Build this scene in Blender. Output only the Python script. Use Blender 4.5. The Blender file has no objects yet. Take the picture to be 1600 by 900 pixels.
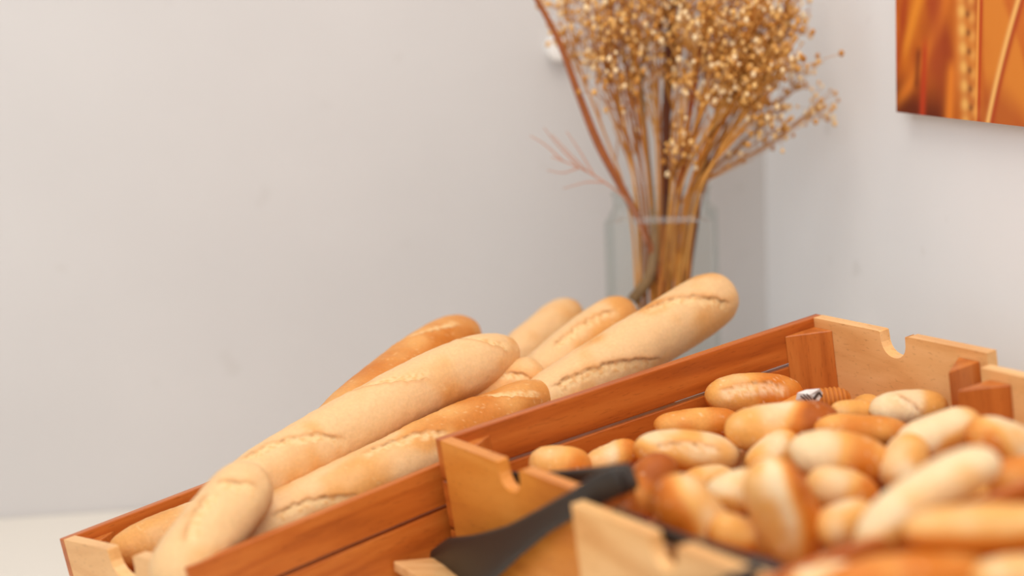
import bpy, bmesh, math, random
import numpy as np
from mathutils import Vector, Matrix

# ------------------------------------------------------------------ camera, light, exposure
SC = bpy.context.scene
COL = SC.collection
PITCH, ROLL, F = 0.1519, 0.0357, 3200.0
_fw = np.array([0, math.cos(PITCH), -math.sin(PITCH)])
_up = np.array([0, math.sin(PITCH), math.cos(PITCH)])
_rt = np.array([1.0, 0, 0])
RT = math.cos(ROLL) * _rt - math.sin(ROLL) * _up
UP = math.sin(ROLL) * _rt + math.cos(ROLL) * _up
FW = _fw
cam_d = bpy.data.cameras.new('camera')
cam = bpy.data.objects.new('camera', cam_d)
COL.objects.link(cam)
cam.matrix_world = Matrix(((RT[0], UP[0], -FW[0], 0), (RT[1], UP[1], -FW[1], 0), (RT[2], UP[2], -FW[2], 0), (0, 0, 0, 1)))
cam_d.sensor_width = 36.0
cam_d.lens = 36.0 * F / 1600.0
cam_d.clip_start = 0.05
cam_d.dof.use_dof = True
cam_d.dof.focus_distance = 2.36
cam_d.dof.aperture_fstop = 1.4
SC.camera = cam
SC.cycles.transparent_max_bounces = 48      # the thick square glass is many see-through layers deep

SC.view_settings.view_transform = 'Standard'
SC.view_settings.look = 'None'
SC.view_settings.gamma = 1.0
SC.view_settings.use_curve_mapping = False
SC.view_settings.exposure = 0.0

world = bpy.data.worlds.new('world')
SC.world = world
world.use_nodes = True
world.node_tree.nodes['Background'].inputs[0].default_value = (1.0, 0.98, 0.96, 1)
world.node_tree.nodes['Background'].inputs[1].default_value = 0.70


def area_light(name, loc, target, size, size_y, power, color):
    d = bpy.data.lights.new(name, 'AREA')
    d.shape = 'RECTANGLE'
    d.size = size
    d.size_y = size_y
    d.energy = power
    d.color = color
    o = bpy.data.objects.new(name, d)
    COL.objects.link(o)
    o.location = loc
    o.rotation_euler = (Vector(target) - Vector(loc)).to_track_quat('-Z', 'Y').to_euler()
    return o


area_light('window_light', (-0.85, -1.95, 1.55), (0.2, 2.3, -0.4), 3.0, 2.0, 74, (1.0, 0.975, 0.95))
area_light('ceiling_light', (-0.1, 1.6, 1.9), (0.1, 2.2, -0.5), 1.6, 1.2, 29, (1.0, 0.93, 0.82))

# ------------------------------------------------------------------ helpers
rng = random.Random(7)


def lin(c):
    c = np.asarray(c, float) / 255.0
    return np.where(c <= 0.04045, c / 12.92, ((c + 0.055) / 1.055) ** 2.4)


def ray(u, v):
    return FW + RT * (u - 800) / F - UP * (v - 450) / F


def at(u, v, t):
    return ray(u, v) * t


def project(P):
    P = np.atleast_2d(P)
    z = P @ FW
    return np.stack([800 + F * (P @ RT) / z, 450 - F * (P @ UP) / z], 1)


class Frame:
    """a local frame: a along the crate, b across it towards the camera, n up"""
    def __init__(s, O, a, b):
        s.O = np.array(O, float)
        s.a = np.array(a, float) / np.linalg.norm(a)
        b = np.array(b, float)
        b = b - s.a * (b @ s.a)
        s.b = b / np.linalg.norm(b)
        s.n = np.cross(s.b, s.a) * -1.0
        if s.n[2] < 0:
            s.n = -s.n

    def P(s, a, b, n):
        return s.O + s.a * a + s.b * b + s.n * n

    def on_n(s, u, v, h):                      # pixel ray meets the plane n = h
        d = ray(u, v)
        return d * (((s.O + s.n * h) @ s.n) / (d @ s.n))

    def on_a(s, u, v, h):
        d = ray(u, v)
        return d * (((s.O + s.a * h) @ s.a) / (d @ s.a))

    def matrix(s):                              # local x = a, y = -b, z = n
        m = Matrix.Identity(4)
        for i in range(3):
            m[i][0], m[i][1], m[i][2], m[i][3] = s.a[i], -s.b[i], s.n[i], s.O[i]
        return m


K2 = Frame((-0.0888, 2.1516, -0.4897), (0.8478, 0.5116, 0.1396), (0.5178, -0.8555, -0.0091))
K3 = Frame((0.0481, 1.8728, -0.4938), (0.8577, 0.4992, 0.1231), (0.504, -0.8637, -0.0091))
K1 = Frame((-0.515, 2.2184, -0.6039), (0.7773, 0.6099, 0.1545), (0.6019, -0.7923, 0.0999))
K4 = Frame(K3.P(-0.045, 0.309, -0.004), K3.a, K3.b)


def hash3(ix, iy, iz, seed):
    h = (ix * 374761393 + iy * 668265263 + iz * 1440670441 + seed * 974711) & 0x7fffffff
    h = ((h ^ (h >> 13)) * 1274126177) & 0x7fffffff
    h = (h ^ (h >> 16)) & 0xffff
    return h / 65535.0


def vnoise(P, scale, seed=0):
    """value noise, 0..1"""
    p = np.asarray(P, float) * scale + 100.0
    i = np.floor(p).astype(np.int64)
    f = p - i
    f = f * f * (3 - 2 * f)
    out = 0
    for dx in (0, 1):
        for dy in (0, 1):
            for dz in (0, 1):
                w = (f[:, 0] if dx else 1 - f[:, 0]) * (f[:, 1] if dy else 1 - f[:, 1]) * (f[:, 2] if dz else 1 - f[:, 2])
                out = out + w * hash3(i[:, 0] + dx, i[:, 1] + dy, i[:, 2] + dz, seed)
    return out


def smooth(e0, e1, x):
    t = np.clip((x - e0) / (e1 - e0), 0, 1)
    return t * t * (3 - 2 * t)


def link(name, mesh, mat=None, parent=None, mw=None, shade=True):
    o = bpy.data.objects.new(name, mesh)
    COL.objects.link(o)
    if mat:
        mesh.materials.append(mat)
    if parent is not None:
        o.parent = parent
    if mw is not None:
        o.matrix_local = mw
    if shade:
        for p in mesh.polygons:
            p.use_smooth = True
    return o


def empty(name, mw, label, cat, group=None):
    o = bpy.data.objects.new(name, None)
    COL.objects.link(o)
    o.empty_display_size = 0.05
    o.matrix_world = mw
    tag(o, label, cat, group)
    return o


def tag(o, label=None, cat=None, group=None, kind=None):
    if label:
        o['label'] = label
    if cat:
        o['category'] = cat
    if group:
        o['group'] = group
    if kind:
        o['kind'] = kind
    return o


def mesh_np(name, V, Fc):
    m = bpy.data.meshes.new(name)
    m.from_pydata([tuple(map(float, v)) for v in V], [], Fc)
    m.update()
    return m


def grid_mesh(name, V, nx, ny, cap=True):
    """nx rings of ny points"""
    V = np.asarray(V, np.float32).reshape(-1, 3)
    i = np.arange(nx - 1)[:, None] * ny
    j = np.arange(ny)[None, :]
    jn = (j + 1) % ny
    q = np.stack([i + j, i + ny + j, i + ny + jn, i + jn], -1).reshape(-1, 4)
    m = bpy.data.meshes.new(name)
    nf = len(q)
    m.vertices.add(len(V))
    m.vertices.foreach_set('co', V.ravel())
    m.loops.add(nf * 4)
    m.loops.foreach_set('vertex_index', q.ravel().astype(np.int32))
    m.polygons.add(nf)
    m.polygons.foreach_set('loop_start', np.arange(0, nf * 4, 4, dtype=np.int32))
    m.polygons.foreach_set('use_smooth', np.ones(nf, bool))
    m.update()
    m.validate()
    return m


def set_col(m, C):
    at_ = m.color_attributes.new('Col', 'FLOAT_COLOR', 'POINT')
    a = np.ones((len(m.vertices), 4), np.float32)
    a[:, :3] = C
    at_.data.foreach_set('color', a.ravel())


def box_bm(bm, x0, x1, y0, y1, z0, z1):
    vs = [bm.verts.new(c) for c in ((x0, y0, z0), (x1, y0, z0), (x1, y1, z0), (x0, y1, z0), (x0, y0, z1), (x1, y0, z1), (x1, y1, z1), (x0, y1, z1))]
    for f in ((0, 3, 2, 1), (4, 5, 6, 7), (0, 1, 5, 4), (1, 2, 6, 5), (2, 3, 7, 6), (3, 0, 4, 7)):
        bm.faces.new([vs[k] for k in f])


def bm_obj(name, bm, mat, parent=None, bevel=0.0, shade=False, mw=None):
    bmesh.ops.recalc_face_normals(bm, faces=bm.faces)
    m = bpy.data.meshes.new(name)
    bm.to_mesh(m)
    bm.free()
    o = link(name, m, mat, parent, mw, shade)
    if bevel:
        b = o.modifiers.new('bevel', 'BEVEL')
        b.width = bevel
        b.segments = 2
        b.limit_method = 'ANGLE'
        b.angle_limit = 0.6
    return o


def prism_bm(bm, pts, d):
    """pts: 3-D polygon, d: extrusion vector"""
    d = Vector(d)
    lo = [bm.verts.new(Vector(p)) for p in pts]
    hi = [bm.verts.new(Vector(p) + d) for p in pts]
    k = len(pts)
    bm.faces.new(lo[::-1])
    bm.faces.new(hi)
    for i in range(k):
        bm.faces.new((lo[i], lo[(i + 1) % k], hi[(i + 1) % k], hi[i]))


def tube(V, Fc, pts, radii, seg=6):
    """append a tapering tube to the lists"""
    pts = [np.asarray(p, float) for p in pts]
    base = len(V)
    k = len(pts)
    ref = np.array([0.31, 0.9, 0.17])
    for i, p in enumerate(pts):
        t = pts[min(i + 1, k - 1)] - pts[max(i - 1, 0)]
        t = t / (np.linalg.norm(t) + 1e-9)
        s = np.cross(t, ref)
        s /= np.linalg.norm(s) + 1e-9
        q = np.cross(t, s)
        for j in range(seg):
            w = 2 * math.pi * j / seg
            V.append(p + (s * math.cos(w) + q * math.sin(w)) * radii[i])
    for i in range(k - 1):
        for j in range(seg):
            a = base + i * seg + j
            b = base + i * seg + (j + 1) % seg
            Fc.append((a, b, b + seg, a + seg))
    Fc.append(tuple(base + j for j in range(seg))[::-1])
    Fc.append(tuple(base + (k - 1) * seg + j for j in range(seg)))


def spline(pts, k=8):
    """Catmull-Rom through the points"""
    P = [np.asarray(p, float) for p in pts]
    P = [2 * P[0] - P[1]] + P + [2 * P[-1] - P[-2]]
    out = []
    for i in range(1, len(P) - 2):
        for j in range(k):
            t = j / k
            out.append(0.5 * (2 * P[i] + (P[i + 1] - P[i - 1]) * t + (2 * P[i - 1] - 5 * P[i] + 4 * P[i + 1] - P[i + 2]) * t * t
                              + (3 * P[i] - P[i - 1] - 3 * P[i + 1] + P[i + 2]) * t ** 3))
    out.append(P[-2])
    return out


# ------------------------------------------------------------------ materials
def new_mat(name):
    m = bpy.data.materials.new(name)
    m.use_nodes = True
    nt = m.node_tree
    return m, nt, nt.nodes['Principled BSDF']


def nd(nt, t, **kw):
    n = nt.nodes.new(t)
    for k, v in kw.items():
        setattr(n, k, v)
    return n


def ramp(nt, stops):
    r = nd(nt, 'ShaderNodeValToRGB')
    e = r.color_ramp.elements
    while len(e) < len(stops):
        e.new(0.5)
    for i, (p, c) in enumerate(stops):
        e[i].position = p
        e[i].color = (*[float(x) for x in lin(c)], 1)
    return r


def plain(name, c, rough=0.5, spec=0.4):
    m, nt, b = new_mat(name)
    b.inputs['Base Color'].default_value = (*[float(x) for x in lin(c)], 1)
    b.inputs['Roughness'].default_value = rough
    b.inputs['Specular IOR Level'].default_value = spec
    n = nd(nt, 'ShaderNodeTexNoise')
    n.inputs['Scale'].default_value = 120
    bp = nd(nt, 'ShaderNodeBump')
    bp.inputs['Strength'].default_value = 0.05
    nt.links.new(n.outputs['Fac'], bp.inputs['Height'])
    nt.links.new(bp.outputs[0], b.inputs['Normal'])
    return m


def wood(name, light, mid, dark, scale=(5, 60, 60), rough=0.36):
    """grain runs along local X"""
    m, nt, b = new_mat(name)
    tc = nd(nt, 'ShaderNodeTexCoord')
    oi = nd(nt, 'ShaderNodeObjectInfo')
    mp = nd(nt, 'ShaderNodeMapping')
    mp.inputs['Scale'].default_value = scale
    ad = nd(nt, 'ShaderNodeVectorMath', operation='ADD')
    sc = nd(nt, 'ShaderNodeVectorMath', operation='SCALE')
    cx = nd(nt, 'ShaderNodeCombineXYZ')
    nt.links.new(oi.outputs['Random'], cx.inputs[0])
    nt.links.new(oi.outputs['Random'], cx.inputs[1])
    nt.links.new(cx.outputs[0], sc.inputs[0])
    sc.inputs['Scale'].default_value = 37.0
    nt.links.new(tc.outputs['Object'], mp.inputs['Vector'])
    nt.links.new(mp.outputs[0], ad.inputs[0])
    nt.links.new(sc.outputs[0], ad.inputs[1])
    n1 = nd(nt, 'ShaderNodeTexNoise')
    n1.inputs['Scale'].default_value = 1.0
    n1.inputs['Detail'].default_value = 5
    n1.inputs['Distortion'].default_value = 0.6
    nt.links.new(ad.outputs[0], n1.inputs['Vector'])
    r = ramp(nt, [(0.3, dark), (0.5, mid), (0.72, light)])
    nt.links.new(n1.outputs['Fac'], r.inputs[0])
    # short dark pore flecks of beech
    mp2 = nd(nt, 'ShaderNodeMapping')
    mp2.inputs['Scale'].default_value = (scale[0] * 14, scale[1] * 9, scale[2] * 9)
    nt.links.new(tc.outputs['Object'], mp2.inputs['Vector'])
    n2 = nd(nt, 'ShaderNodeTexNoise')
    n2.inputs['Scale'].default_value = 1.0
    n2.inputs['Detail'].default_value = 2
    nt.links.new(mp2.outputs[0], n2.inputs['Vector'])
    r2 = nd(nt, 'ShaderNodeMapRange')
    r2.inputs[1].default_value = 0.60
    r2.inputs[2].default_value = 0.74
    r2.inputs[3].default_value = 0.0
    r2.inputs[4].default_value = 0.45
    nt.links.new(n2.outputs['Fac'], r2.inputs[0])
    mx = nd(nt, 'ShaderNodeMixRGB', blend_type='MULTIPLY')
    mx.inputs[2].default_value = (0.45, 0.33, 0.25, 1)
    nt.links.new(r2.outputs[0], mx.inputs[0])
    nt.links.new(r.outputs[0], mx.inputs[1])
    nt.links.new(mx.outputs[0], b.inputs['Base Color'])
    b.inputs['Roughness'].default_value = rough
    b.inputs['Specular IOR Level'].default_value = 0.5
    bp = nd(nt, 'ShaderNodeBump')
    bp.inputs['Strength'].default_value = 0.12
    bp.inputs['Distance'].default_value = 0.002
    nt.links.new(n1.outputs['Fac'], bp.inputs['Height'])
    nt.links.new(bp.outputs[0], b.inputs['Normal'])
    return m


def bread_mat():
    m, nt, b = new_mat('bread_crust')
    a = nd(nt, 'ShaderNodeAttribute', attribute_name='Col')
    tc = nd(nt, 'ShaderNodeTexCoord')
    n = nd(nt, 'ShaderNodeTexNoise')
    n.inputs['Scale'].default_value = 260
    n.inputs['Detail'].default_value = 4
    nt.links.new(tc.outputs['Object'], n.inputs['Vector'])
    mr = nd(nt, 'ShaderNodeMapRange')
    mr.inputs[1].default_value = 0.25
    mr.inputs[2].default_value = 0.75
    mr.inputs[3].default_value = 0.93
    mr.inputs[4].default_value = 1.06
    nt.links.new(n.outputs['Fac'], mr.inputs[0])
    mx = nd(nt, 'ShaderNodeVectorMath', operation='SCALE')
    nt.links.new(a.outputs['Color'], mx.inputs[0])
    nt.links.new(mr.outputs[0], mx.inputs['Scale'])
    nt.links.new(mx.outputs[0], b.inputs['Base Color'])
    bp = nd(nt, 'ShaderNodeBump')
    bp.inputs['Strength'].default_value = 0.25
    bp.inputs['Distance'].default_value = 0.0012
    nt.links.new(n.outputs['Fac'], bp.inputs['Height'])
    nt.links.new(bp.outputs[0], b.inputs['Normal'])
    b.inputs['Roughness'].default_value = 0.5
    b.inputs['Specular IOR Level'].default_value = 0.28
    b.inputs['Subsurface Weight'].default_value = 0.12
    b.inputs['Subsurface Radius'].default_value = (0.012, 0.006, 0.002)
    b.inputs['Subsurface Scale'].default_value = 1.0
    return m


def col_mat(name, rough=0.5, spec=0.3):
    m, nt, b = new_mat(name)
    a = nd(nt, 'ShaderNodeAttribute', attribute_name='Col')
    nt.links.new(a.outputs['Color'], b.inputs['Base Color'])
    b.inputs['Roughness'].default_value = rough
    b.inputs['Specular IOR Level'].default_value = spec
    return m


def wall_mat(name, c1, c2):
    m, nt, b = new_mat(name)
    tc = nd(nt, 'ShaderNodeTexCoord')
    n = nd(nt, 'ShaderNodeTexNoise')
    n.inputs['Scale'].default_value = 3.0
    n.inputs['Detail'].default_value = 3
    nt.links.new(tc.outputs['Object'], n.inputs['Vector'])
    r = ramp(nt, [(0.3, c1), (0.7, c2)])
    nt.links.new(n.outputs['Fac'], r.inputs[0])
    # small scuffs and specks of wear
    n2 = nd(nt, 'ShaderNodeTexNoise')
    n2.inputs['Scale'].default_value = 16.0
    n2.inputs['Detail'].default_value = 1
    nt.links.new(tc.outputs['Object'], n2.inputs['Vector'])
    mr = nd(nt, 'ShaderNodeMapRange')
    mr.inputs[1].default_value = 0.72
    mr.inputs[2].default_value = 0.80
    mr.inputs[3].default_value = 0.0
    mr.inputs[4].default_value = 0.16
    nt.links.new(n2.outputs['Fac'], mr.inputs[0])
    mx = nd(nt, 'ShaderNodeMixRGB')
    mx.inputs[2].default_value = (0.45, 0.42, 0.38, 1)
    nt.links.new(mr.outputs[0], mx.inputs[0])
    nt.links.new(r.outputs[0], mx.inputs[1])
    nt.links.new(mx.outputs[0], b.inputs['Base Color'])
    b.inputs['Roughness'].default_value = 0.75
    b.inputs['Specular IOR Level'].default_value = 0.2
    return m


def glass_mat():
    """thin clear glass: mostly see-through, mirror at grazing angles, green where seen edge-on"""
    m = bpy.data.materials.new('clear_glass')
    m.use_nodes = True
    nt = m.node_tree
    for n in list(nt.nodes):
        nt.nodes.remove(n)
    out = nd(nt, 'ShaderNodeOutputMaterial')
    lw = nd(nt, 'ShaderNodeLayerWeight')
    lw.inputs['Blend'].default_value = 0.35
    r = nd(nt, 'ShaderNodeValToRGB')
    r.color_ramp.elements[0].color = (0.975, 0.985, 0.98, 1)
    r.color_ramp.elements[1].color = (0.92, 0.955, 0.945, 1)
    r.color_ramp.elements[0].position = 0.5
    nt.links.new(lw.outputs['Facing'], r.inputs[0])
    tr = nd(nt, 'ShaderNodeBsdfTransparent')
    nt.links.new(r.outputs[0], tr.inputs[0])
    gl = nd(nt, 'ShaderNodeBsdfGlossy')
    gl.inputs['Roughness'].default_value = 0.02
    fr = nd(nt, 'ShaderNodeFresnel')
    fr.inputs[0].default_value = 1.4
    mx = nd(nt, 'ShaderNodeMixShader')
    mu = nd(nt, 'ShaderNodeMath', operation='MULTIPLY')
    mu.inputs[1].default_value = 0.3
    nt.links.new(fr.outputs[0], mu.inputs[0])
    nt.links.new(mu.outputs[0], mx.inputs[0])
    nt.links.new(tr.outputs[0], mx.inputs[1])
    nt.links.new(gl.outputs[0], mx.inputs[2])
    nt.links.new(mx.outputs[0], out.inputs[0])
    return m


M = dict(
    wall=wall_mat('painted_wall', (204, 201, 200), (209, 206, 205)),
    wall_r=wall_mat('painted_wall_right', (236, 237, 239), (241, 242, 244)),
    counter=plain('counter_laminate', (228, 222, 212), 0.35),
    floor=plain('floor_tiles', (150, 140, 128), 0.5),
    slat=wood('beech_slat', (200, 112, 44), (186, 96, 32), (160, 76, 22)),
    panel=wood('beech_panel', (246, 196, 134), (238, 184, 120), (224, 164, 100), scale=(6, 34, 34)),
    panel_orange=wood('beech_panel_orange', (228, 150, 66), (218, 136, 52), (200, 116, 42), scale=(6, 34, 34)),
    block=wood('beech_block', (208, 126, 56), (196, 110, 44), (172, 90, 32)),
    board=wood('pale_board', (234, 186, 130), (224, 172, 114), (210, 152, 94)),
    bread=bread_mat(),
    black=plain('black_plastic', (50, 42, 36), 0.42, 0.4),
    glass=glass_mat(),
    seed=col_mat('dry_seed', 0.7),
    stem=col_mat('dry_stem', 0.65),
    print=col_mat('canvas_print', 0.6, 0.2),
    canvas=plain('canvas_edge', (225, 205, 180), 0.8),
    white=plain('white_plastic', (245, 243, 240), 0.4),
    paper=plain('white_paper', (236, 230, 226), 0.7),
    ink=plain('grey_ink', (90, 80, 76), 0.8),
)

# ------------------------------------------------------------------ the room
ZC = -0.76            # counter top
ZF = -1.66            # floor
ZT = 1.35             # ceiling height of the walls


def on_z(u, v, z):
    d = ray(u, v)
    return d * (z / d[2])


J0 = on_z(0, 809, ZC)
J1 = on_z(200, 796, ZC)
wd = (J1 - J0) / np.linalg.norm(J1 - J0)                    # along the back wall, rightwards
wn = np.array([wd[1], -wd[0], 0])                           # out of the wall, to the camera
d = ray(1198, 400)
corner = d * ((J0 @ wn) / (d @ wn))
corner[2] = 0
vp = -166.0                                                # where the picture's bottom edge vanishes
rd = -ray(vp, -11 - 0.036 * vp)
rd[2] = 0
rd /= np.linalg.norm(rd)                                    # along the right wall, towards the camera
rn = np.array([rd[1], -rd[0], 0])
if rn[0] > 0:
    rn = -rn


def wall(name, p0, p1, nrm, mat):
    bm = bmesh.new()
    q = -np.asarray(nrm) * 0.12
    pts = [(p0[0], p0[1], ZF), (p1[0], p1[1], ZF), (p1[0] + q[0], p1[1] + q[1], ZF), (p0[0] + q[0], p0[1] + q[1], ZF)]
    prism_bm(bm, pts, (0, 0, ZT - ZF))
    o = bm_obj(name, bm, mat)
    tag(o, kind='structure')
    return o


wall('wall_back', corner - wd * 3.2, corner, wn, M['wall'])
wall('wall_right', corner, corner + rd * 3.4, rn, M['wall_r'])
bm = bmesh.new()
box_bm(bm, -3.2, 1.9, -2.0, 3.4, ZF - 0.05, ZF)
tag(bm_obj('floor', bm, M['floor']), kind='structure')

# the counter: one worktop against the two walls, with a body and sloping risers under the crates
cnt = empty('counter', Matrix.Translation((0, 2.2, ZF)), 'cream white counter top along the wall below the bread crates', 'counter')
inv = cnt.matrix_world.inverted()
cA = corner + wn * 0.002 + rn * 0.002
bm = bmesh.new()
right_far = cA + rd * 2.1
left_back = cA - wd * 2.6
left_front = left_back + np.array([0, -1.75, 0])
pts = [left_back, cA, right_far, np.array([right_far[0] - .5, right_far[1] - .15, 0]), left_front]
prism_bm(bm, [inv @ Vector((p[0], p[1], ZC - 0.04)) for p in pts], (0, 0, 0.04))
bm_obj('countertop', bm, M['counter'], cnt, bevel=0.003)
bm = bmesh.new()
cen = sum(pts) / len(pts)
prism_bm(bm, [inv @ Vector((cen[0] + (p[0] - cen[0]) * .93, cen[1] + (p[1] - cen[1]) * .93, ZF)) for p in pts], (0, 0, ZC - 0.041 - ZF))
bm_obj('cabinet_body', bm, M['counter'], cnt)


def riser(K, L, W, H):
    bm = bmesh.new()
    e = 0.03
    top = [K.P(x, y, -H - 0.001) for x, y in ((e, e), (L - e, e), (L - e, W - e), (e, W - e))]
    t = [bm.verts.new(inv @ Vector(p)) for p in top]
    b = [bm.verts.new(inv @ Vector((p[0], p[1], ZC + 0.0005))) for p in top]
    bm.faces.new(t)
    bm.faces.new(b[::-1])
    for i in range(4):
        bm.faces.new((t[i], b[i], b[(i + 1) % 4], t[(i + 1) % 4]))
    bm_obj('display_riser', bm, M['counter'], cnt)


# ------------------------------------------------------------------ wooden crates
TS, TP = 0.012, 0.014
ROWS = ((0.0, -0.045), (-0.049, -0.101), (-0.105, -0.14))    # the slats of a side, top to bottom


def crate(K, L, W, H, base, label, pmat='panel', near=(0, 1, 2), far=(0, 1, 2), notch=0.042, depth=0.028, drop=0.0, off=0.0):
    root = empty('bread_crate', K.matrix(), label, 'crate', None)

    def end_panel(x0, dz, mat, with_notch=True):
        y0 = TS if 0 in far else 0.0
        y1 = W - TS if 0 in near else W
        zt = -dz
        prof = [(y0, -H), (y0, zt)]
        if with_notch:
            c = W / 2 + off
            hw = notch / 2
            prof.append((c - hw - 0.003, zt))
            for k in range(13):
                w = math.pi * k / 12
                yy = c - hw * math.cos(w)
                prof.append((yy, zt - 0.001 - depth * (math.sin(w) ** 0.62)))
            prof += [(c + hw, zt - 0.006), (c + hw + 0.002, zt - 0.0015), (c + hw + 0.006, zt)]
        prof += [(y1, zt), (y1, -H)]
        bm = bmesh.new()
        prism_bm(bm, [(0, -y, z) for y, z in prof], (TP, 0, 0))
        # grain along the panel: rotate the object so that its local X runs across the crate
        R = Matrix.Rotation(-math.pi / 2, 4, 'Z')
        bm.transform(R.inverted())
        bm_obj('end_panel', bm, M[mat], root, bevel=0.0014, mw=Matrix.Translation((x0, 0, 0)) @ R)

    end_panel(0.0, 0.0, pmat)
    end_panel(L - TP, drop, 'panel')
    for rows, y in ((far, 0.0), (near, W - TS)):
        for k in rows:
            bm = bmesh.new()
            z1, z0 = ROWS[k]
            x0, x1 = (0.0, L) if 0 in rows else (TP + .0004, L - TP - .0004)
            box_bm(bm, x0, x1, -TS, 0.0, z0, z1)
            bm_obj('side_slat', bm, M['slat'], root, bevel=0.0014, mw=Matrix.Translation((0, -y, 0)))
    la, lb, zt = 0.046, 0.032, -0.011
    for xa, sx in ((TP + .0003, 1), (L - TP - .0003, -1)):
        for yb, sy in ((TS + .0003, 1), (W - TS - .0003, -1)):
            dz = drop if sx < 0 else 0.0
            bm = bmesh.new()
            prism_bm(bm, [(xa, -yb, base), (xa + sx * la, -yb, base), (xa, -(yb + sy * lb), base)], (0, 0, zt - dz - base))
            R = Matrix.Rotation(-math.pi / 2, 4, 'Y')
            bm.transform(R.inverted())
            bm_obj('corner_block', bm, M['block'], root, bevel=0.0012, mw=R)
    bm = bmesh.new()
    box_bm(bm, TP + .0005, L - TP - .0005, -(W - TS - .0005), -(TS + .0005), base - 0.008, base)
    bm_obj('base_board', bm, M['slat'], root)
    riser(K, L, W, H)
    return root


W = 0.30
crate(K1, 0.665, W, 0.14, -0.072, 'long beech crate of baguettes at the lower left, nearest the counter end', notch=0.058, depth=0.03, drop=0.04)
crate(K2, 0.5338, W, 0.14, -0.10, 'beech crate of rolls whose left rail runs beside the baguettes', pmat='panel_orange', near=(1, 2))
crate(K3, 0.5338, W, 0.14, -0.10, 'beech crate of rolls in the middle of the three roll crates, panel under tongs hinge', far=(1, 2))
crate(K4, 0.5338, W, 0.14, -0.10, 'beech crate of rolls nearest the camera at the bottom right edge', far=(1, 2))

# ------------------------------------------------------------------ bread
BAGC = PALE, GOLD, BROWN, DARK, FLOUR = [lin(c) for c in ((232, 190, 138), (224, 162, 92), (204, 122, 44), (160, 82, 22), (236, 200, 146))]
ROLLC = [lin(c) for c in ((236, 208, 164), (230, 166, 86), (208, 116, 30), (158, 76, 18), (250, 224, 186))]


def mix(a, b, t):
    t = np.asarray(t)[:, None]
    return a * (1 - t) + b * t


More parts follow.
